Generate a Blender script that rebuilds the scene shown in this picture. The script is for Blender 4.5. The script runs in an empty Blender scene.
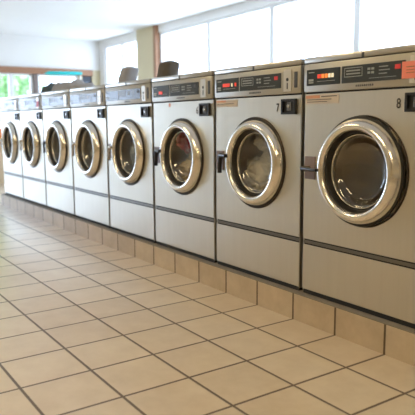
import bpy, bmesh, math, random
from mathutils import Vector, Matrix, noise as mnoise

S = bpy.context.scene
C = S.collection
PI = math.pi
random.seed(7)

# ------------------------------------------------------------------ camera, world, lights, exposure
cam_d = bpy.data.cameras.new('camera')
cam_d.sensor_fit = 'HORIZONTAL'; cam_d.sensor_width = 36.0
cam_d.lens = 595.377 / 415 * 36.0
cam_d.clip_start = 0.05; cam_d.clip_end = 200
cam_d.dof.use_dof = True; cam_d.dof.focus_distance = 3.0; cam_d.dof.aperture_fstop = 3.2
cam = bpy.data.objects.new('camera', cam_d); C.objects.link(cam)
yaw, pitch, roll = 0.971200, 0.142412, -0.0060407
f_ = Vector((-math.sin(yaw)*math.cos(pitch), math.cos(yaw)*math.cos(pitch), -math.sin(pitch)))
r0 = Vector((math.cos(yaw), math.sin(yaw), 0)); u0 = r0.cross(f_)
r_ = r0*math.cos(roll) + u0*math.sin(roll); u_ = -r0*math.sin(roll) + u0*math.cos(roll)
m = Matrix((r_, u_, -f_)).transposed().to_4x4()
m.translation = Vector((1.66187, -2.18281, 1.06434))
cam.matrix_world = m
S.camera = cam
S.view_settings.view_transform = 'Standard'
S.view_settings.look = 'None'
S.view_settings.gamma = 1.0
S.view_settings.use_curve_mapping = False
S.view_settings.exposure = 0.35

w = bpy.data.worlds.new('daylight'); S.world = w; w.use_nodes = True
bg = w.node_tree.nodes['Background']
bg.inputs['Color'].default_value = (0.62, 0.77, 1.0, 1)
bg.inputs['Strength'].default_value = 7.2

# room extents
XL, XR, YF, YB, ZC = -10.2, 4.6, -4.6, 3.2, 2.75

def portal(name, loc, rot, sx, sy):
    l = bpy.data.lights.new(name, 'AREA'); l.shape = 'RECTANGLE'; l.size = sx; l.size_y = sy
    l.cycles.is_portal = True
    o = bpy.data.objects.new(name, l); o.location = loc; o.rotation_euler = rot; C.objects.link(o)
portal('end_window_daylight', (XL-0.12, -0.75, 1.1), (0, -PI/2, 0), 2.1, 7.3)
portal('back_window_daylight', (-4.5, YB+0.12, 1.8), (-PI/2, 0, 0), 11.0, 1.7)

# warm ceiling lamps (their fixtures are built further down)
LAMPS = [(-2.8, -2.0), (-.1, -2.0), (2.6, -2.0)]
LAMP_STRENGTH = 20.0

# ------------------------------------------------------------------ material helpers
def new_mat(name, color=(.5,.5,.5), rough=.5, metal=0., spec=.5, emis=None, estr=0.):
    mt = bpy.data.materials.new(name); mt.use_nodes = True
    b = mt.node_tree.nodes['Principled BSDF']
    b.inputs['Base Color'].default_value = (*color, 1)
    b.inputs['Roughness'].default_value = rough
    b.inputs['Metallic'].default_value = metal
    b.inputs['Specular IOR Level'].default_value = spec
    if emis:
        b.inputs['Emission Color'].default_value = (*emis, 1)
        b.inputs['Emission Strength'].default_value = estr
    return mt

class NT:
    def __init__(s, mt): s.t = mt.node_tree; s.n = s.t.nodes; s.b = s.n['Principled BSDF']
    def add(s, kind, **kw):
        n = s.n.new(kind)
        for k, v in kw.items(): setattr(n, k, v)
        return n
    def link(s, a, b): s.t.links.new(a, b)
    def val(s, sock, v):
        if hasattr(v, 'is_output') or isinstance(v, bpy.types.NodeSocket): s.link(v, sock)
        else: sock.default_value = v
    def math(s, op, a, b=None, c=None, clamp=False):
        n = s.add('ShaderNodeMath', operation=op); n.use_clamp = clamp
        s.val(n.inputs[0], a)
        if b is not None: s.val(n.inputs[1], b)
        if c is not None: s.val(n.inputs[2], c)
        return n.outputs[0]
    def mixc(s, fac, a, b, mode='MIX'):
        n = s.add('ShaderNodeMix', data_type='RGBA', blend_type=mode)
        s.val(n.inputs[0], fac)
        for i, v in ((6, a), (7, b)):
            if isinstance(v, tuple): n.inputs[i].default_value = (*v[:3], 1)
            else: s.link(v, n.inputs[i])
        return n.outputs[2]
    def noise(s, vec, scale, detail=3, rough=.5):
        n = s.add('ShaderNodeTexNoise'); n.inputs['Scale'].default_value = scale
        n.inputs['Detail'].default_value = detail; n.inputs['Roughness'].default_value = rough
        if vec is not None: s.link(vec, n.inputs['Vector'])
        return n.outputs['Fac']
    def ramp(s, fac, stops):
        n = s.add('ShaderNodeValToRGB'); e = n.color_ramp.elements
        while len(e) < len(stops): e.new(0.5)
        for i, (p, c) in enumerate(stops): e[i].position = p; e[i].color = (*c, 1)
        s.link(fac, n.inputs[0]); return n.outputs[0]
    def coord(s, which='Object'): return s.add('ShaderNodeTexCoord').outputs[which]
    def pos(s): return s.add('ShaderNodeNewGeometry').outputs['Position']
    def mapping(s, vec, scale=(1,1,1), loc=(0,0,0)):
        n = s.add('ShaderNodeMapping'); s.link(vec, n.inputs['Vector'])
        n.inputs['Scale'].default_value = scale; n.inputs['Location'].default_value = loc
        return n.outputs[0]
    def bump(s, h, strength=.3, dist=.002):
        n = s.add('ShaderNodeBump'); n.inputs['Strength'].default_value = strength
        n.inputs['Distance'].default_value = dist
        s.link(h, n.inputs['Height']); s.link(n.outputs[0], s.b.inputs['Normal'])

def noisy(name, c1, c2, scale=8, rough=.6, metal=0., stretch=(1,1,1), bump=0., bscale=60, spec=.5):
    mt = new_mat(name, c1, rough, metal, spec); t = NT(mt)
    v = t.mapping(t.coord(), stretch)
    t.link(t.mixc(t.noise(v, scale), c1, c2), t.b.inputs['Base Color'])
    if bump: t.bump(t.noise(v, bscale), bump)
    return mt

def steel(name, c1, c2, r1, r2, bump=.02):
    mt = new_mat(name, c1, r1, 1.0); t = NT(mt)
    v = t.coord()
    streak = t.noise(t.mapping(v, (14, 14, .7)), 3.0, 4, .6)
    blot = t.noise(t.mapping(v, (1, 1, 1)), 2.4, 3)
    t.link(t.mixc(t.math('MULTIPLY_ADD', streak, .5, t.math('MULTIPLY', blot, .5)), c1, c2), t.b.inputs['Base Color'])
    t.link(t.math('MULTIPLY_ADD', blot, r2-r1, r1), t.b.inputs['Roughness'])
    t.b.inputs['Anisotropic'].default_value = .3
    if bump:
        t.bump(t.noise(t.mapping(v, (5, 5, .7)), 2.0, 2), bump*10, .01)
    return mt

M = {}
M['steel'] = steel('brushed_stainless_steel', (.72, .69, .61), (.62, .585, .51), .30, .46)
M['steel_trim'] = new_mat('trim_steel', (.60, .57, .52), .28, 1.0)
M['console'] = noisy('console_enamel', (.50, .48, .43), (.44, .42, .37), 4, .38, .55)
M['chrome'] = new_mat('polished_chrome', (.88, .86, .81), .20, 1.0)
M['chrome_dull'] = new_mat('dull_chrome', (.55, .52, .46), .22, 1.0)
M['black'] = new_mat('black_plastic', (.012, .012, .013), .4)
M['gap'] = new_mat('gap_shade_black', (.015, .014, .013), .7)  # near-black colour stands in for shade in gaps and under edges
M['rubber'] = noisy('black_rubber', (.012, .011, .010), (.03, .027, .022), 20, .45)
M['lever'] = new_mat('dark_lever', (.012, .011, .012), .3)
M['latch'] = new_mat('mauve_grey_latch_plate', (.25, .20, .21), .45)
M['panel'] = noisy('smoked_display', (.035, .045, .055), (.055, .065, .075), 12, .16)
M['drum'] = noisy('worn_drum_steel', (.62, .55, .44), (.48, .42, .32), 9, .34, .85)
M['vent'] = new_mat('dark_vent', (.06, .065, .075), .5)
M['plate'] = new_mat('coin_plate', (.66, .63, .57), .32, .6)
M['ink'] = new_mat('ink', (.05, .045, .04), .6)
M['paleink'] = new_mat('pale_print', (.34, .38, .40), .6)
M['red'] = new_mat('red_mark', (.75, .05, .06), .5)
M['led_red'] = new_mat('lit_red', (.9, .05, .02), .4, emis=(1, .10, .05), estr=.3)
M['led_orange'] = new_mat('lit_orange', (.9, .25, .03), .4, emis=(1, .30, .06), estr=.5)
M['led_white'] = new_mat('lit_white', (.8, .75, .55), .4, emis=(1, .9, .65), estr=.45)
M['sticker'] = new_mat('sticker_paper', (.62, .55, .48), .6)
M['sticker_orange'] = new_mat('sticker_orange', (.68, .34, .22), .6)
M['sticker_pink'] = new_mat('salmon_paper', (.86, .27, .20), .6)
M['lockplate'] = new_mat('lock_plate_grey', (.16, .17, .19), .35, .3)
M['collar'] = new_mat('dark_steel_collar', (.07, .055, .045), .3, .8)
M['seam'] = new_mat('seam_strip', (.20, .19, .175), .30, 1.0)
M['lock'] = new_mat('lock_metal', (.55, .56, .56), .25, 1.0)

def glass_mat(name, tint=(1,1,1), ior=1.45, rough=0.0, tr=.96):
    mt = bpy.data.materials.new(name); mt.use_nodes = True
    nt = mt.node_tree; nt.nodes.clear()
    out = nt.nodes.new('ShaderNodeOutputMaterial')
    mix = nt.nodes.new('ShaderNodeMixShader'); fr = nt.nodes.new('ShaderNodeFresnel'); 
    # the same air-to-glass reflectance on both sides of the pane
    ge = nt.nodes.new('ShaderNodeNewGeometry'); mx = nt.nodes.new('ShaderNodeMix'); mx.inputs[2].default_value = ior; mx.inputs[3].default_value = 1/ior
    nt.links.new(ge.outputs['Backfacing'], mx.inputs[0]); nt.links.new(mx.outputs[0], fr.inputs[0])
    tp = nt.nodes.new('ShaderNodeBsdfTransparent'); tp.inputs[0].default_value = (tint[0]*tr, tint[1]*tr, tint[2]*tr, 1)
    gl = nt.nodes.new('ShaderNodeBsdfGlossy'); gl.inputs['Roughness'].default_value = rough
    nt.links.new(fr.outputs[0], mix.inputs[0]); nt.links.new(tp.outputs[0], mix.inputs[1])
    nt.links.new(gl.outputs[0], mix.inputs[2]); nt.links.new(mix.outputs[0], out.inputs[0])
    return mt
M['door_glass'] = glass_mat('door_glass', (.97, .96, .92), 2.1, .04, .98)
M['window_glass'] = glass_mat('window_glass')

# tile grid --------------------------------------------------------
T, TX, TY, GW = 0.308, -0.65798, -0.29081, 0.0105
def tile_mat(name, c1, c2, grout, rough, axis='Y', off=(TX, TY), spec=.5):
    mt = new_mat(name, c1, rough, 0, spec); t = NT(mt)
    p = t.pos(); sp = t.add('ShaderNodeSeparateXYZ'); t.link(p, sp.inputs[0])
    u = t.math('DIVIDE', t.math('SUBTRACT', sp.outputs['X'], off[0]), T)
    if axis == 'Y': v = t.math('DIVIDE', t.math('SUBTRACT', sp.outputs['Y'], off[1]), T)
    else: v = None
    def edge(a):
        fr = t.math('FRACT', a); return t.math('MINIMUM', fr, t.math('SUBTRACT', 1.0, fr))
    e = edge(u) if v is None else t.math('MINIMUM', edge(u), edge(v))
    n1 = t.noise(p, 45, 2)
    e = t.math('ADD', e, t.math('MULTIPLY', t.math('SUBTRACT', n1, .5), .006))
    g = t.add('ShaderNodeMapRange', interpolation_type='SMOOTHSTEP')
    t.link(e, g.inputs[0]); g.inputs[1].default_value = GW/T*.35; g.inputs[2].default_value = GW/T*.8
    gm = g.outputs[0]
    cx = t.add('ShaderNodeCombineXYZ'); t.link(t.math('FLOOR', u), cx.inputs[0])
    if v is not None: t.link(t.math('FLOOR', v), cx.inputs[1])
    wn = t.add('ShaderNodeTexWhiteNoise', noise_dimensions='3D'); t.link(cx.outputs[0], wn.inputs['Vector'])
    # offset noise per tile so the mottling does not run across joints
    vadd = t.add('ShaderNodeVectorMath', operation='MULTIPLY_ADD')
    t.link(wn.outputs['Color'], vadd.inputs[0]); vadd.inputs[1].default_value = (9, 9, 9); t.link(p, vadd.inputs[2])
    mot = t.noise(vadd.outputs[0], 7, 5, .62)
    mot = t.math('MULTIPLY_ADD', t.math('SUBTRACT', mot, .5), 1.5, t.math('MULTIPLY_ADD', wn.outputs['Value'], .4, .30), clamp=True)
    col = t.mixc(mot, c1, c2)
    t.link(t.mixc(gm, grout, col), t.b.inputs['Base Color'])
    t.link(t.math('MULTIPLY_ADD', gm, rough-.75, .75), t.b.inputs['Roughness'])
    if axis == 'Y':
        t.b.inputs['Coat Weight'].default_value = .6; t.b.inputs['Coat Roughness'].default_value = .33; t.b.inputs['Coat IOR'].default_value = 1.7
    h = t.math('ADD', gm, t.math('MULTIPLY', t.noise(p, 10, 3), .18))
    t.bump(h, .45, .003)
    return mt
M['floor'] = tile_mat('beige_floor_tile', (.74, .64, .50), (.57, .46, .33), (.11, .07, .035), .30)
M['curb'] = tile_mat('beige_curb_tile', (.66, .55, .40), (.45, .35, .23), (.12, .08, .045), .40, axis='X')
M['curb_top'] = noisy('curb_edge_cement', (.26, .24, .20), (.18, .16, .13), 20, .6)
M['white_wall'] = noisy('white_wall_paint', (.86, .85, .82), (.82, .81, .78), 3, .8, bump=.05)
M['tan_wall'] = noisy('tan_wall_paint', (.66, .58, .38), (.60, .52, .34), 3, .8, bump=.05)
M['brown_wall'] = noisy('brown_wall_paint', (.56, .46, .30), (.50, .40, .25), 2, .7, bump=.05)
M['ceiling'] = noisy('ceiling_paint', (.86, .86, .84), (.82, .82, .80), 4, .85, bump=.05)
M['header'] = noisy('brown_wood', (.40, .20, .10), (.28, .14, .07), 6, .5, stretch=(8,1,8))
M['post'] = new_mat('greybrown_post', (.20, .16, .14), .6)
M['frame_white'] = new_mat('white_window_frame', (.85, .86, .86), .4)

# ------------------------------------------------------------------ mesh helpers
def tag(o, label=None, cat=None, group=None, kind=None):
    if label: o['label'] = label
    if cat: o['category'] = cat
    if group: o['group'] = group
    if kind: o['kind'] = kind
    return o

def obj(name, bm, mat, parent=None, smooth=False, sharp=40):
    me = bpy.data.meshes.new(name)
    bmesh.ops.recalc_face_normals(bm, faces=bm.faces[:])
    bm.to_mesh(me); bm.free()
    for mm in (mat if isinstance(mat, (list, tuple)) else [mat]): me.materials.append(mm)
    if smooth:
        for p in me.polygons: p.use_smooth = True
        me.set_sharp_from_angle(angle=math.radians(sharp))
    o = bpy.data.objects.new(name, me); C.objects.link(o)
    if parent: o.parent = parent
    return o

def empty(name, loc, rz=0):
    o = bpy.data.objects.new(name, None); C.objects.link(o)
    o.location = loc; o.rotation_euler = (0, 0, rz); o.empty_display_size = .1
    return o

def box(bm, x0, x1, y0, y1, z0, z1, bev=0., seg=2, mi=0):
    b2 = bmesh.new()
    bmesh.ops.create_cube(b2, size=1)
    for v in b2.verts:
        v.co = Vector(((x0+x1)/2 + v.co.x*(x1-x0), (y0+y1)/2 + v.co.y*(y1-y0), (z0+z1)/2 + v.co.z*(z1-z0)))
    if bev: bmesh.ops.bevel(b2, geom=b2.edges[:], offset=bev, segments=seg, affect='EDGES', profile=.5)
    for f in b2.faces: f.material_index = mi
    merge(bm, b2)

def merge(bm, b2):
    me = bpy.data.meshes.new('tmp'); b2.to_mesh(me); b2.free(); bm.from_mesh(me); bpy.data.meshes.remove(me)

def tube(bm, pts, r, n=10, cap=True):
    pts = [Vector(p) for p in pts]; rings = []
    for i, p in enumerate(pts):
        d = (pts[min(i+1, len(pts)-1)] - pts[max(i-1, 0)]).normalized()
        a = d.cross(Vector((0,0,1)))
        if a.length < .1: a = d.cross(Vector((0,1,0)))
        a.normalize(); b = d.cross(a)
        rr = r[i] if isinstance(r, (list, tuple)) else r
        rings.append([bm.verts.new(p + (a*math.cos(2*PI*k/n) + b*math.sin(2*PI*k/n))*rr) for k in range(n)])
    for A, B in zip(rings, rings[1:]):
        for k in range(n): bm.faces.new((A[k], A[(k+1)%n], B[(k+1)%n], B[k]))
    if cap: bm.faces.new(rings[0]); bm.faces.new(rings[-1])

def latheY(bm, prof, cx=0, cz=0, n=72, closed=False):
    """profile of (radius, y) turned about the axis through (cx, *, cz)"""
    rings = []
    for r, y in prof:
        if r < 1e-5: rings.append([bm.verts.new((cx, y, cz))])
        else: rings.append([bm.verts.new((cx + r*math.cos(2*PI*k/n), y, cz + r*math.sin(2*PI*k/n))) for k in range(n)])
    pr = list(zip(rings, rings[1:]))
    if closed: pr.append((rings[-1], rings[0]))
    for A, B in pr:
        for k in range(n):
            if len(A) == 1: bm.faces.new((A[0], B[(k+1)%n], B[k]))
            elif len(B) == 1: bm.faces.new((A[k], A[(k+1)%n], B[0]))
            else: bm.faces.new((A[k], A[(k+1)%n], B[(k+1)%n], B[k]))

def text(name, body, size, loc, mat, parent, align='LEFT', sx=1.0):
    cu = bpy.data.curves.new(name, 'FONT'); cu.body = body; cu.size = size; cu.extrude = .0006
    cu.align_x = align; cu.offset = size*.012
    cu.materials.append(mat)
    o = bpy.data.objects.new(name, cu); C.objects.link(o); o.parent = parent
    me = bpy.data.meshes.new_from_object(o); me.name = name
    bpy.data.objects.remove(o)
    me.transform(Matrix.Diagonal((sx, 1, 1, 1))); me.transform(Matrix.Rotation(PI/2, 4, 'X'))
    o = bpy.data.objects.new(name, me); C.objects.link(o); o.parent = parent; o.location = loc
    return o

def struct(name, bm, mat, **k):
    o = obj(name, bm, mat, **k); o['kind'] = 'structure'; return o

# ------------------------------------------------------------------ the room
bm = bmesh.new(); box(bm, XL, XR, YF, YB, -.12, 0); struct('floor', bm, M['floor'])
bm = bmesh.new(); box(bm, XL-.2, XR+.2, YF-.2, YB+.2, ZC, ZC+.12); struct('ceiling', bm, M['ceiling'])
bm = bmesh.new(); box(bm, XL-.2, XR+.2, YF-.2, YF, -.12, ZC); struct('wall_front', bm, M['brown_wall'])
bm = bmesh.new(); box(bm, XR, XR+.2, YF, YB, -.12, ZC); struct('wall_right', bm, M['brown_wall'])

# end wall with long shop windows
ZH = 2.03                                    # underside of the brown header
bm = bmesh.new()
box(bm, XL-.2, XL, YF, YB, ZH+.12, ZC)
box(bm, XL-.2, XL, YF, -4.3, -.12, ZH+.12)
box(bm, XL-.2, XL, -4.3, .5, -.12, .12)
box(bm, XL-.2, XL, .5, 2.72, -.12, .90)
struct('wall_left', bm, M['white_wall'])
bm = bmesh.new()
box(bm, XL-.2, XL+.002, 3.02, YB, -.12, ZH+.12)
box(bm, XL-.2, XL+.002, 2.72, 2.80, -.12, ZH+.12)
struct('trim_1', bm, M['tan_wall'])
bm = bmesh.new(); box(bm, XL-.2, XL+.05, -4.3, 3.02, ZH, ZH+.12, .004); struct('trim_2', bm, M['header'])
bm = bmesh.new(); box(bm, XL-.12, XL+.02, 1.77, 1.855, .9, ZH, .004); struct('trim_3', bm, M['post'])
bm = bmesh.new(); box(bm, XL-.12, XL+.02, .46, .54, .12, ZH, .004); struct('trim_4', bm, M['post'])

def window(name, axis, a0, a1, z0, z1, mull, depth0, depth1, fw=.05, rails=()):
    """axis 'Y': pane lies in a plane of constant X; mull = positions of the mullions"""
    bm = bmesh.new()
    def bb(p, q, zz0, zz1):
        if axis == 'Y': box(bm, depth0, depth1, p, q, zz0, zz1, .003)
        else: box(bm, p, q, depth0, depth1, zz0, zz1, .003)
    bb(a0, a1, z0, z0+fw); bb(a0, a1, z1-fw*.7, z1); bb(a0, a0+fw, z0+fw, z1-fw*.7); bb(a1-fw, a1, z0+fw, z1-fw*.7)
    for mu in mull: bb(mu-fw*.9, mu+fw*.9, z0+fw, z1-fw*.7)
    for rl in rails: bb(a0+fw, a1-fw, rl-.02, rl+.02)
    fr = struct(name, bm, M['frame_white'])
    b2 = bmesh.new(); dm = (depth0+depth1)/2
    if axis == 'Y': box(b2, dm-.003, dm+.003, a0+fw*.5, a1-fw*.5, z0+fw*.5, z1-fw*.4)
    else: box(b2, a0+fw*.5, a1-fw*.5, dm-.003, dm+.003, z0+fw*.5, z1-fw*.4)
    g = obj('pane', b2, M['window_glass'], fr)
    return fr
window('window_1', 'Y', .54, 1.77, .9, ZH, (1.345,), XL-.10, XL-.03)
window('window_2', 'Y', 1.855, 2.72, .9, ZH, (), XL-.10, XL-.03)
window('window_3', 'Y', -4.3, .46, .12, ZH, (-3.1, -1.9, -.7), XL-.10, XL-.03)

# back door beside the corner
bm = bmesh.new()
box(bm, XL-.12, XL-.04, 2.80, 3.02, 0, ZH)
d = struct('door_1', bm, new_mat('dark_blue_door', (.03, .035, .05), .4))
bm = bmesh.new(); box(bm, XL-.045, XL-.03, 2.885, 2.945, .3, ZH-.12, .004)
obj('door_panel', bm, new_mat('grey_blue_door_panel', (.16, .18, .22), .3), d)

# back wall with high windows between tan piers
BW0, BW1 = .95, 2.62
bm = bmesh.new()
box(bm, XL, XR, YB, YB+.2, -.12, BW0); box(bm, XL, XR, YB, YB+.2, BW1, ZC)
box(bm, -.2, XR, YB, YB+.2, BW0, BW1)
box(bm, XL, -9.98, YB, YB+.2, BW0, BW1)
struct('wall_back', bm, M['white_wall'])
bm = bmesh.new(); box(bm, -8.44, -7.80, YB-.05, YB+.2, 0, ZC, .004); struct('trim_5', bm, M['tan_wall'])
bm = bmesh.new(); box(bm, -7.80, -7.71, YB-.06, YB+.1, 0, ZC, .004); struct('trim_6', bm, M['header'])
window('window_4', 'X', -9.98, -8.44, BW0, BW1, (-9.2,), YB+.03, YB+.10)
window('window_5', 'X', -7.71, -.2, BW0, BW1, (-6.2, -4.7, -3.2, -1.7), YB+.03, YB+.10)

# tiled curb the machines stand on
W8 = 0.79959; X0 = -0.644063                       # machine pitch, left edge of machine 8
CY, CH = -0.03836, 0.150
bm = bmesh.new(); box(bm, X0-7*W8-.01, 3.2, CY, .86, 0, CH-.006); struct('trim_7', bm, M['curb'])
bm = bmesh.new(); box(bm, X0-7*W8-.012, 3.2, CY-.001, .86, CH-.006, CH, .002); struct('trim_8', bm, M['curb_top'])

# ceiling lamp fixtures
lamp_m = new_mat('lamp_diffuser', (.9, .88, .8), .5, emis=(1.0, .77, .43), estr=LAMP_STRENGTH)
wmet = new_mat('white_metal', (.8, .8, .78), .4)
for i, (lx, ly) in enumerate(LAMPS):
    t = tag(empty('ceiling_lamp', (lx, ly, ZC)), 'warm white rectangular lamp on the ceiling over the aisle', 'ceiling lamp', 'ceiling lamps over the aisle')
    bm = bmesh.new(); box(bm, -.62, .62, -.16, .16, -.06, 0, .006); obj('housing', bm, wmet, t)
    bm = bmesh.new(); box(bm, -.58, .58, -.13, .13, -.075, -.0605, .004); obj('diffuser', bm, lamp_m, t)

# ------------------------------------------------------------------ washing machine
MW = W8 - .026                                     # cabinet width
DX, DZ = .405, .828                                 # door centre, x from machine pitch origin, z above the floor
G = .013                                            # half gap between neighbours
def front_with_hole(bm, x0, x1, z0, z1, cx, cz, r, y, y2, n=72):
    angs = sorted([2*PI*k/n for k in range(n)] )
    corners = [math.atan2(z-cz, x-cx) % (2*PI) for x in (x0, x1) for z in (z0, z1)]
    for c in corners:
        i = min(range(len(angs)), key=lambda k: abs(angs[k]-c)); angs[i] = c
    ci, ro, bi = [], [], []
    for a in angs:
        dx, dz = math.cos(a), math.sin(a)
        ts = []
        if dx > 1e-9: ts.append((x1-cx)/dx)
        if dx < -1e-9: ts.append((x0-cx)/dx)
        if dz > 1e-9: ts.append((z1-cz)/dz)
        if dz < -1e-9: ts.append((z0-cz)/dz)
        tt = min(ts)
        ci.append(bm.verts.new((cx+r*dx, y, cz+r*dz)))
        ro.append(bm.verts.new((cx+tt*dx, y, cz+tt*dz)))
        bi.append(bm.verts.new((cx+r*dx, y2, cz+r*dz)))
    N = len(angs)
    for k in range(N):
        j = (k+1) % N
        bm.faces.new((ci[k], ci[j], ro[j], ro[k])); bm.faces.new((ci[k], ci[j], bi[j], bi[k]))
    # turned edges
    b2 = bmesh.new()
    return ro

ZB, ZS0, ZS1, ZP, ZT = .166, .418, .449, 1.203, 1.385
def build_machine():
    root = empty('washing_machine', (0, 0, CH))
    o = -CH
    def part(name, bm, mat, parent=root, **k):
        for v in bm.verts: v.co.z += 0
        ob = obj(name, bm, mat, parent, **k)
        return ob
    x0, x1 = G, W8-G
    Z = lambda z: z + o
    # base feet frame (near-black for the shade in the gap under the machine)
    bm = bmesh.new(); box(bm, x0+.004, x1-.004, .006, .70, 0, Z(ZB)+.006); part('base_frame', bm, M['gap'])
    # cabinet: upper shell with round opening, sides and back
    bm = bmesh.new()
    box(bm, x0, x0+.006, .006, .72, Z(ZB), Z(ZT)-.02)
    box(bm, x1-.006, x1, .006, .72, Z(ZB), Z(ZT)-.02)
    box(bm, x0, x1, .70, .72, Z(ZB), Z(ZT)-.02)
    ro = front_with_hole(bm, x0+.006, x1-.006, Z(ZS1)+.004, Z(ZP)-.004, DX, Z(DZ), .252, 0.0, .06)
    # rounded returns of the front sheet
    for (ax0, ax1, az0, az1) in ((x0, x0+.006, Z(ZS1), Z(ZP)), (x1-.006, x1, Z(ZS1), Z(ZP)),):
        box(bm, ax0, ax1, .0005, .012, az0, az1, .002)
    box(bm, x0+.006, x1-.006, .0005, .012, Z(ZS1), Z(ZS1)+.0045)
    box(bm, x0+.006, x1-.006, .0005, .012, Z(ZP)-.0045, Z(ZP))
    part('cabinet', bm, M['steel'], smooth=True, sharp=30)
    # lower panel and seam trim
    bm = bmesh.new(); box(bm, x0, x1, 0.001, .005, Z(ZB)+.008, Z(ZS0), .0018)
    part('lower_panel', bm, M['steel'])
    bm = bmesh.new(); box(bm, x0+.004, x1-.004, .006, .05, Z(ZS0)-.01, Z(ZS1)+.004); part('seam_channel', bm, M['gap'])
    bm = bmesh.new(); box(bm, x0+.002, x1-.002, .0045, .010, Z(ZS0)+.006, Z(ZS1)-.008, .002)
    part('seam_trim', bm, M['seam'])
    # console
    bm = bmesh.new()
    box(bm, x0, x1, -.010, .03, Z(ZP)+.008, Z(1.352), .004)
    con = part('control_console', bm, M['console'], smooth=True)
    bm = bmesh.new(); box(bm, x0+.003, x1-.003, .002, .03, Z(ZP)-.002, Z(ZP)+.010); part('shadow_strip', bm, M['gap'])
    bm = bmesh.new(); box(bm, x0+.003, x1-.003, .002, .7, Z(1.346), Z(1.358)); obj('cap_joint', bm, M['gap'], con)
    bm = bmesh.new(); box(bm, x0, x1, -.010, .72, Z(1.356), Z(ZT), .005); part('top_cover', bm, M['steel_trim'], smooth=True)
    bm = bmesh.new(); box(bm, .39, .405, -.0115, -.009, Z(1.352), Z(1.378), .001); obj('catch', bm, M['vent'], con)
    # display, two smoked sections
    yd = -.0125
    for a, b in ((.034, .262), (.272, .636)):
        bm = bmesh.new(); box(bm, a, b, yd, -.006, Z(1.243), Z(1.323), .002)
        dsp = obj('display_panel', bm, M['panel'], con)
        if a < .1:
            bm = bmesh.new()
            for kx, kz, wx, wz in ((.05, 1.308, .04, .004), (.05, 1.270, .034, .011), (.05, 1.258, .034, .006), (.11, 1.262, .12, .002)):
                box(bm, kx, kx+wx, yd-.001, yd, Z(kz-wz/2), Z(kz+wz/2))
            obj('printed_marks', bm, M['paleink'], dsp)
        else:
            bm = bmesh.new()
            for kx, kz, wx, wz in ((.29, 1.312, .11, .003), (.29, 1.272, .11, .003), (.29, 1.292, .003, .043), (.397, 1.292, .003, .043),
                                   (.302, 1.299, .085, .006), (.302, 1.285, .085, .006),
                                   (.43, 1.300, .016, .010), (.43, 1.283, .016, .010), (.452, 1.300, .016, .010), (.452, 1.283, .016, .010),
                                   (.495, 1.305, .05, .004), (.495, 1.290, .06, .004), (.495, 1.275, .045, .004), (.44, 1.258, .15, .002)):
                box(bm, kx, kx+wx, yd-.001, yd, Z(kz-wz/2), Z(kz+wz/2))
            obj('printed_marks', bm, M['paleink'], dsp)
            bm = bmesh.new(); box(bm, .583, .612, yd-.003, yd, Z(1.288), Z(1.308), .001); obj('start_button', bm, M['red'], dsp)
    # small maker's badge line below the display
    bm = bmesh.new()
    x = .36
    rr = random.Random(3)
    while x < .46:
        wx = rr.uniform(.006, .011); box(bm, x, x+wx, -.0108, -.0098, Z(1.224), Z(1.233)); x += wx+.004
    obj('badge', bm, M['vent'], con)
    # coin slot plate
    bm = bmesh.new(); box(bm, .659, .719, -.014, -.008, Z(1.222), Z(1.338), .002)
    cp = obj('coin_slot_plate', bm, M['plate'], con)
    bm = bmesh.new(); latheY(bm, [(0, -.0155), (.009, -.0155), (.009, -.013)], .690, Z(1.285), 20)
    obj('coin_return_button', bm, M['black'], cp)
    bm = bmesh.new(); box(bm, .686, .693, -.0155, -.013, Z(1.236), Z(1.268), .0005); obj('coin_slot', bm, M['black'], cp)
    bm = bmesh.new(); box(bm, .740, .764, -.0125, -.008, Z(1.240), Z(1.322), .002)
    for k in range(7): box(bm, .742, .762, -.014, -.012, Z(1.248+k*.0105), Z(1.251+k*.0105))
    obj('vent_grille', bm, M['vent'], con)
    # lock box
    bm = bmesh.new()
    bx0, bx1, bz0, bz1 = .641, .752, Z(1.103), Z(1.184)
    for q in ((bx0, bx0+.013, bz0, bz1), (bx1-.010, bx1, bz0, bz1), (bx0+.013, bx1-.010, bz1-.012, bz1), (bx0+.013, bx1-.010, bz0, bz0+.012)):
        box(bm, q[0], q[1], -.016, .001, q[2], q[3], .001)
    box(bm, bx0+.012, bx1-.009, -.004, .001, bz0+.011, bz1-.011)
    lb = part('lock_box', bm, M['black'])
    bm = bmesh.new(); box(bm, .680, .712, -.009, -.003, Z(1.122), Z(1.167), .003); lp = obj('lock_plate', bm, M['lockplate'], lb)
    bm = bmesh.new()
    latheY(bm, [(0, -.014), (.008, -.014), (.010, -.012), (.010, -.008)], .696, Z(1.145), 24); 
    obj('lock_cylinder', bm, M['lock'], lb, smooth=True)
    # collar round the door
    bm = bmesh.new(); latheY(bm, [(.256, .004), (.256, -.003), (.260, -.008), (.262, -.008), (.265, -.003), (.265, .001)], DX, Z(DZ))
    part('door_collar', bm, M['collar'], smooth=True, sharp=60)
    # door
    bm = bmesh.new()
    latheY(bm, [(.194, -.012), (.1925, -.028), (.194, -.037), (.199, -.046), (.207, -.0515), (.216, -.0525), (.225, -.049), (.233, -.042),
                (.240, -.032), (.246, -.020), (.2495, -.009), (.244, -.006)], DX, Z(DZ), 96, closed=True)
    door = part('door', bm, M['chrome'], smooth=True, sharp=75)
    bm = bmesh.new(); latheY(bm, [(.246, -.007), (.258, -.005), (.261, .0), (.20, .004), (.20, -.011)], DX, Z(DZ), 72, closed=True)
    obj('door_gasket', bm, M['rubber'], door, smooth=True)
    bm = bmesh.new(); latheY(bm, [(.1935, -.028), (.188, -.020), (.181, -.005), (.181, .012), (.192, .014), (.195, -.013)], DX, Z(DZ), 72, closed=True)
    obj('inner_seal', bm, M['rubber'], door, smooth=True)
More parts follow.
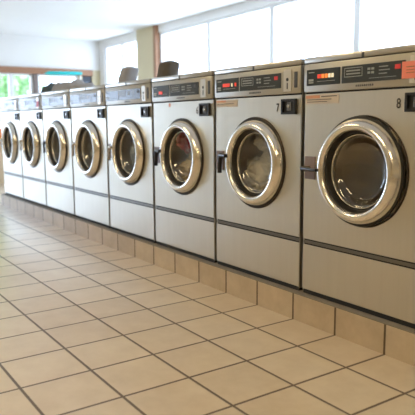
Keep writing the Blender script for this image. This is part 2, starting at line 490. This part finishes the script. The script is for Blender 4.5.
    bm = bmesh.new(); latheY(bm, [(.181, .006), (.179, .001), (.174, -.001), (.170, .002), (.168, .012), (.181, .014)], DX, Z(DZ), 72, closed=True)
    obj('window_ring', bm, M['chrome_dull'], door, smooth=True, sharp=70)
    bm = bmesh.new()
    prof = [(.169, .008), (.160, .012), (.153, .022), (.146, .030)]
    prof += [(.146*math.cos(a), .030+.030*math.sin(a)) for a in [PI/2*k/7 for k in range(1, 7)]] + [(0, .060)]
    latheY(bm, prof, DX, Z(DZ), 72); gl = obj('door_glass', bm, M['door_glass'], door, smooth=True, sharp=80)
    # drum
    bm = bmesh.new()
    latheY(bm, [(.180, .016), (.20, .020), (.235, .030), (.262, .045), (.268, .06), (.268, .55), (.250, .58), (.12, .60), (0, .58)], DX, Z(DZ), 72)
    for k in range(3):
        a = 2*PI*k/3 + .5
        b2 = bmesh.new(); box(b2, -.03, .03, .38, .55, -.268, -.19, .02)
        bmesh.ops.rotate(b2, verts=b2.verts, cent=(0,0,0), matrix=Matrix.Rotation(a, 3, 'Y'))
        bmesh.ops.translate(b2, verts=b2.verts, vec=(DX, 0, Z(DZ))); merge(bm, b2)
    part('drum', bm, M['drum'], smooth=True, sharp=35)
    return root

def children(o): return [c for c in bpy.data.objects if c.parent == o]
def copy_tree(o, parent=None):
    c = o.copy(); C.objects.link(c); c.parent = parent
    for ch in children(o): copy_tree(ch, c)
    return c

def lever(root, style):
    """latch plate with its handle, child of the machine"""
    o = -CH
    bm = bmesh.new(); box(bm, .024, .098, -.006, .001, .768+o, .886+o, .002)
    lt = obj('latch_plate', bm, M['latch'], root)
    bm = bmesh.new()
    if style == 'flat':
        tube(bm, [(.03, -.03, .824+o), (.07, -.045, .824+o), (.13, -.062, .824+o), (.175, -.070, .824+o)], [.013, .012, .010, .008])
        tube(bm, [(.055, -.002, .824+o), (.055, -.042, .824+o)], .014)
    else:
        tube(bm, [(.092, -.030, .752+o), (.096, -.032, .835+o), (.104, -.036, .858+o), (.13, -.044, .864+o), (.20, -.062, .862+o)], [.014, .015, .015, .015, .012])
        tube(bm, [(.080, -.002, .850+o), (.080, -.026, .850+o)], .015)
    obj('door_handle', bm, M['chrome_dull'] if style == 'silver' else M['lever'], root, smooth=True)

labels = {
 8: 'stainless washing machine numbered 8, nearest and largest, salmon paper on its console',
 7: 'stainless washing machine numbered 7, second from the right, with mottled laundry inside',
 6: 'stainless washing machine third from the right, with red garment behind its round glass',
 5: 'stainless washing machine fourth from the right, just left of the one holding red laundry',
 4: 'stainless washing machine fifth from the right, grey cloth lying across its top',
 3: 'pale stainless washing machine third from the left, dark cloth on its top corner',
 2: 'pale stainless washing machine second from the left, red tag on its console',
 1: 'pale stainless washing machine at the far left end of the row',
}
proto = build_machine()
machines = {}
for n in range(8, 0, -1):
    r = proto if n == 8 else copy_tree(proto)
    r.location = (X0 - (8-n)*W8, 0, CH)
    tag(r, labels[n], 'washing machine', 'washing machines in a row on the tiled curb')
    machines[n] = r
for n, r in machines.items():
    lever(r, 'flat' if n == 8 else ('drop' if n in (7, 6, 3) else 'silver'))
for n, r in machines.items():
    if n < 7:
        for c in children(r):
            for d in children(c):
                for e in children(d):
                    if e.name.startswith('start_button'): e.material_slots[0].link = 'OBJECT'; e.material_slots[0].material = M['vent']
for c in children(machines[8]):              # the nearest door stands a touch further out
    if c.name.startswith('door') and not c.name.startswith(('door_collar', 'door_handle')): c.location = (-.012, -.011, 0)
o = -CH
# numbers on the fronts
for n, xx in ((8, .588), (7, .588), (6, .588)):
    text('number', str(n), .062, (xx, -.0012, 1.120+o), M['ink'], machines[n], sx=.75)
# lit digits on machines 8 and 7
def leds(root, spec, z):
    for kx, wx, mt in spec:
        bm = bmesh.new(); box(bm, kx, kx+wx, -.0145, -.0125, z+o-.010, z+o+.010, .001)
        obj('indicator_light', bm, M[mt], root)
leds(machines[8], [(.112, .024, 'led_red'), (.140, .020, 'led_orange'), (.164, .018, 'led_orange'), (.186, .016, 'led_white'), (.206, .016, 'led_white')], 1.287)
leds(machines[7], [(.105, .070, 'led_red'), (.19, .014, 'led_white'), (.225, .016, 'led_red')], 1.284)
leds(machines[6], [(.12, .05, 'led_red')], 1.272)
def sticker(root, x0, x1, z0, z1, mat, name='sticker', lines=None, y=-.0008):
    bm = bmesh.new(); box(bm, x0, x1, y-.0007, y+.0004, z0+o, z1+o)
    s = obj(name, bm, M[mat], root)
    if lines:
        for nm, (a, b, c, d_, mt) in lines:
            bm = bmesh.new(); box(bm, a, b, y-.0014, y-.0006, c+o, d_+o); obj(nm, bm, M[mt], s)
    return s
sticker(machines[8], .018, .248, 1.152, 1.197, 'sticker', lines=[('orange_band', (.02, .12, 1.180, 1.195, 'sticker_orange')),
        ('printed_line', (.13, .235, 1.186, 1.190, 'vent')), ('printed_line', (.03, .20, 1.172, 1.175, 'vent')), ('printed_line', (.03, .17, 1.161, 1.164, 'vent'))])
sticker(machines[7], .018, .235, 1.155, 1.196, 'sticker', lines=[('orange_band', (.02, .12, 1.184, 1.195, 'sticker_orange')),
        ('printed_line', (.03, .20, 1.172, 1.175, 'vent'))])
s = sticker(machines[8], .622, .80-.02, 1.243, 1.315, 'sticker_pink', 'paper_notice', y=-.0165,
        lines=[('printed_line', (.645, .77, 1.290, 1.294, 'header')), ('printed_line', (.645, .76, 1.278, 1.281, 'header')), ('printed_line', (.645, .74, 1.266, 1.269, 'header'))])
sticker(machines[2], .665, .735, 1.235, 1.30, 'red', 'red_tag', y=-.016)
sticker(machines[6], .236, .262, 1.172, 1.196, 'sticker_orange', 'small_label')

# ------------------------------------------------------------------ cloth
def cloth_mat(name, c1, c2, scale=14, rough=.9):
    return noisy(name, c1, c2, scale, rough, bump=.4, bscale=35, spec=.2)
def blob(name, mat, loc, size, seed, label, cat='laundry', group=None, amp=.35, freq=2.2, rot=0, flat=0, drum=True):
    bm = bmesh.new(); bmesh.ops.create_icosphere(bm, subdivisions=5, radius=1)
    for v in bm.verts:
        d = v.co.normalized()
        q = d*freq + Vector((seed*3.7, seed*1.3, -seed))
        n1 = mnoise.noise(q); n2 = abs(mnoise.noise(q*2.3)); n3 = abs(mnoise.noise(q*5.0))
        k = 1 + amp*n1 - amp*.9*n2 - amp*.35*n3
        v.co = Vector((d.x*k*size[0], d.y*k*size[1], d.z*k*size[2]))
        if flat and v.co.z < 0: v.co.z *= flat
    bmesh.ops.rotate(bm, verts=bm.verts, cent=(0,0,0), matrix=Matrix.Rotation(rot, 3, 'Z'))
    zmin = min(v.co.z for v in bm.verts)
    bmesh.ops.translate(bm, verts=bm.verts, vec=(0, 0, -zmin))
    if drum:                                      # the load takes the round shape of the drum it lies in
        cx = X0 + DX + round((loc[0]-X0-DX)/W8)*W8
        for v in bm.verts:
            px, pz = loc[0]+v.co.x-cx, loc[2]+v.co.z-DZ
            rr_ = math.hypot(px, pz)
            if rr_ > .258: v.co.x, v.co.z = cx+px*.258/rr_-loc[0], DZ+pz*.258/rr_-loc[2]
            v.co.y = max(v.co.y, .066-loc[1])
    ob = obj(name, bm, mat, smooth=True, sharp=80); ob.location = loc
    return tag(ob, label, cat, group)
def in_drum(n, dx, y, z): return (X0-(8-n)*W8 + DX + dx, y, z)
c_mott = cloth_mat('mottled_grey_cloth', (1.0, .96, .86), (.03, .025, .02), 8)
c_white = cloth_mat('offwhite_cloth', (.72, .72, .70), (.5, .5, .48), 12)
c_red = cloth_mat('red_cloth', (.65, .03, .03), (.35, .015, .02), 10)
c_blue = cloth_mat('grey_blue_cloth', (.38, .43, .50), (.22, .25, .30), 10)
c_tan = cloth_mat('tan_cloth', (.58, .47, .30), (.40, .31, .18), 12)
c_grey = cloth_mat('grey_cloth', (.46, .45, .45), (.32, .31, .31), 14)
c_green = cloth_mat('greygreen_cloth', (.13, .16, .16), (.07, .09, .09), 14)
gd = 'laundry seen through the machine doors'
blob('blanket', c_mott, in_drum(7, -.05, .185, .572), (.23, .13, .15), 1, 'mottled grey and beige blanket inside machine 7', 'laundry', gd)
blob('towel', c_white, in_drum(7, -.05, .175, .875), (.12, .10, .08), 2, 'pale towel on top of the mottled blanket in machine 7', 'laundry', gd)
blob('garment', c_tan, in_drum(6, -.06, .185, .572), (.22, .13, .125), 3, 'tan cloth at the bottom of the drum with the red garment', 'laundry', gd)
blob('garment', c_blue, in_drum(6, .025, .165, .815), (.09, .10, .105), 4, 'grey blue garment beside the red garment in the drum', 'laundry', gd)
blob('garment', c_red, in_drum(6, -.165, .165, .83), (.075, .10, .12), 5, 'red garment near the top of the drum glass', 'laundry', gd)
blob('garment', c_blue, in_drum(5, -.05, .185, .60), (.20, .12, .20), 6, 'grey blue laundry in the machine fourth from the right', 'laundry', gd)
blob('garment', c_white, in_drum(4, -.06, .185, .60), (.18, .12, .19), 8, 'pale laundry in the machine fifth from the right', 'laundry', gd)

# grey cloth lying across machines 3 and 4
def draped(name, mat, cx, cy, z, lx, ly, h, seed, label, tilt=0):
    bm = bmesh.new(); nx, ny = 46, 26; top = []; bot = []
    for j in range(ny+1):
        rt, rb = [], []
        for i in range(nx+1):
            a, b = i/nx*2-1, j/ny*2-1
            rim = 1 + .10*mnoise.noise(Vector((math.atan2(b, a)*1.3, seed, 0)))
            # squircle outline
            s_ = max(abs(a), abs(b)); l_ = math.hypot(a, b)
            kx = (s_/l_ if l_ > 1e-6 else 1)*.35 + .65
            x, y = a*lx*kx*rim, b*ly*kx*rim
            e = max(0, 1 - s_**3.2)
            q = Vector((x*9+seed, y*9, seed))
            hh = h*(.62 + .5*mnoise.noise(q) + .4*abs(mnoise.noise(q*2.1))) * e**.6 * (1 + tilt*a)
            rt.append(bm.verts.new((x, y, .006 + max(0, hh)))); rb.append(bm.verts.new((x, y, 0)))
        top.append(rt); bot.append(rb)
    for j in range(ny):
        for i in range(nx):
            bm.faces.new((top[j][i], top[j][i+1], top[j+1][i+1], top[j+1][i]))
            bm.faces.new((bot[j][i], bot[j+1][i], bot[j+1][i+1], bot[j][i+1]))
    for i in range(nx):
        bm.faces.new((top[0][i], bot[0][i], bot[0][i+1], top[0][i+1])); bm.faces.new((top[ny][i], top[ny][i+1], bot[ny][i+1], bot[ny][i]))
    for j in range(ny):
        bm.faces.new((top[j][0], top[j+1][0], bot[j+1][0], bot[j][0])); bm.faces.new((top[j][nx], bot[j][nx], bot[j+1][nx], top[j+1][nx]))
    ob = obj(name, bm, mat, smooth=True, sharp=80); ob.location = (cx, cy, z)
    return tag(ob, label, 'folded cloth')
draped('folded_cloth', c_grey, -4.05, .13, ZT+.001, .37, .12, .095, 2.3, 'folded grey cloth lying across two machine tops', -.3)
draped('folded_cloth', c_green, -4.64, .13, ZT+.001, .12, .12, .11, 5.1, 'dark grey green cloth bunched on machine top at the left end of the grey cloth')

# grey sacks standing on machines 5 and 6
def sack(name, mat, x, y, z, wx, wy, h, lean, seed, label):
    t = empty(name, (x, y, z)); tag(t, label, 'laundry sack')
    bm = bmesh.new(); rings = []; N = 40; R_ = 18
    for j in range(R_+1):
        s = j/R_; k = 1 - .16*s - (.55*((s-.86)/.14)**2 if s > .86 else 0)
        if s < .08: k *= .90 + .1*s/.08
        ring = []
        for i in range(N):
            a = 2*PI*i/N; ca, sa = math.cos(a), math.sin(a)
            px = math.copysign(abs(ca)**.6, ca)*wx/2*k; py = math.copysign(abs(sa)**.6, sa)*wy/2*k
            nn = 1 + .10*mnoise.noise(Vector((ca*1.5, sa*1.5, s*3+seed)))
            ring.append(bm.verts.new((px*nn + lean*s*h, py*nn, s*h)))
        rings.append(ring)
    for A, B in zip(rings, rings[1:]):
        for i in range(N): bm.faces.new((A[i], A[(i+1)%N], B[(i+1)%N], B[i]))
    bm.faces.new(rings[0]); bm.faces.new(rings[-1])
    obj('bag_body', bm, mat, t, smooth=True)
    bm = bmesh.new()
    tube(bm, [(lean*h*.93 + wx*.30*math.cos(2*PI*k/16), wy*.26*math.sin(2*PI*k/16), h*.93) for k in range(17)], .007, 8, cap=False)
    obj('drawstring', bm, M['vent'], t, smooth=True)
    return t
sack('laundry_sack', c_grey, -3.55, .45, ZT, .19, .16, .20, .45, 1, 'grey fabric sack leaning on top of the fourth machine from the right')
c_olive = cloth_mat('olive_grey_cloth', (.18, .155, .12), (.11, .095, .075), 12)
sack('laundry_sack', c_olive, -2.80, .45, ZT, .19, .16, .19, .35, 4, 'dark olive grey sack on top of the machine with the red garment')

# ------------------------------------------------------------------ behind and beside the row
# rolling garment rail with turquoise bar
tq = new_mat('turquoise_plastic', (.02, .55, .55), .35)
t = tag(empty('garment_rail', (-7.5, 1.36, 0)), 'rolling garment rail with turquoise top bar standing behind the machines', 'garment rail')
bm = bmesh.new(); tube(bm, [(0, -.30, 1.825), (0, -.24, 1.83), (0, .24, 1.845), (0, .30, 1.845)], [.012, .030, .030, .022], 14); obj('top_bar', bm, tq, t, smooth=True)
bm = bmesh.new(); tube(bm, [(0, .27, .10), (0, .27, 1.845)], .012); obj('post', bm, M['frame_white'], t, smooth=True)
bm = bmesh.new(); tube(bm, [(0, -.20, .10), (0, -.20, 1.83)], .009); obj('post', bm, M['frame_white'], t, smooth=True)
bm = bmesh.new(); box(bm, -.22, .22, -.34, .34, .085, .11, .008); obj('base', bm, M['frame_white'], t)
for sx in (-1, 1):
    for sy in (-1, 1):
        bm = bmesh.new(); 
        b2 = bmesh.new(); bmesh.ops.create_cone(b2, cap_ends=True, segments=20, radius1=.0425, radius2=.0425, depth=.025)
        bmesh.ops.rotate(b2, verts=b2.verts, cent=(0,0,0), matrix=Matrix.Rotation(PI/2, 3, 'Y'))
        bmesh.ops.translate(b2, verts=b2.verts, vec=(sx*.18, sy*.30, .0427)); merge(bm, b2)
        obj('wheel', bm, M['rubber'], t, smooth=True)

# counter at the far left with an orange box
ct = tag(empty('counter_cabinet', (-9.2, .62, 0)), 'beige counter cabinet at the left edge beyond the last machine', 'cabinet')
beige = noisy('beige_laminate', (.66, .50, .32), (.60, .45, .28), 4, .5)
bm = bmesh.new(); box(bm, -.30, .28, -.3, .36, 0, .77, .004); obj('body', bm, beige, ct)
bm = bmesh.new(); box(bm, .2805, .298, -.27, .33, .08, .74, .003); dr = obj('door', bm, beige, ct)
bm = bmesh.new(); tube(bm, [(.31, -.2, .45), (.31, -.2, .58)], .006, 8); obj('handle', bm, M['chrome_dull'], dr)
bm = bmesh.new(); box(bm, -.31, .31, -.32, .38, .77, .79, .003); obj('worktop', bm, M['tan_wall'], ct)
bm = bmesh.new(); box(bm, -.10, .10, -.13, .13, 0, .19, .004)
ob = obj('detergent_box', bm, new_mat('orange_card', (.72, .22, .06), .6)); ob.location = (-9.1, .78, .791)
tag(ob, 'orange box standing on the beige counter at the left edge', 'box')

# ------------------------------------------------------------------ outdoors
bm = bmesh.new(); box(bm, -40, -10.45, -25, 30, -.3, -.13)
struct('ground', bm, noisy('outside_paving', (.45, .45, .43), (.38, .38, .36), 2, .8))
leafm = noisy('tree_leaves', (.20, .42, .12), (.32, .55, .18), 3, .7)
barkm = noisy('bark', (.14, .10, .07), (.08, .06, .04), 8, .9)
def tree(x, y, h, r, seed, label):
    t = tag(empty('tree', (x, y, -.13)), label, 'tree', 'trees outside the end windows')
    rr = random.Random(seed)
    bm = bmesh.new(); tube(bm, [(0, 0, 0), (.05, .04, h*.3), (-.04, .06, h*.55), (.02, 0, h*.8)], [.16, .13, .10, .05], 10); obj('trunk', bm, barkm, t, smooth=True)
    bm = bmesh.new()
    for k in range(2600):
        while True:
            d = Vector((rr.uniform(-1, 1), rr.uniform(-1, 1), rr.uniform(-1, 1)))
            if d.length < 1: break
        d = d.normalized()*(d.length**.4)
        lump = .78 + .5*mnoise.noise(d*2.2 + Vector((seed, 0, 0)))
        c = Vector((d.x*r*lump, d.y*r*lump, h*.62 + d.z*h*.42*lump))
        a = Vector((rr.gauss(0,1), rr.gauss(0,1), rr.gauss(0,.6))).normalized(); b = a.cross(Vector((rr.gauss(0,1), rr.gauss(0,1), rr.gauss(0,1)))).normalized()
        s = rr.uniform(.10, .2)
        vs = [bm.verts.new(c + a*s), bm.verts.new(c + b*s*.5), bm.verts.new(c - a*s), bm.verts.new(c - b*s*.5)]
        bm.faces.new(vs)
    obj('foliage', bm, leafm, t)
tree(-17.5, 2.7, 4.4, 1.6, 1, 'leafy green tree outside the end window, nearest the building')
tree(-22.0, .9, 5.0, 1.6, 2, 'leafy green tree outside the end window, further to the left')
tree(-21.8, 4.5, 4.8, 1.5, 3, 'leafy green tree outside the end window, partly behind the window post')
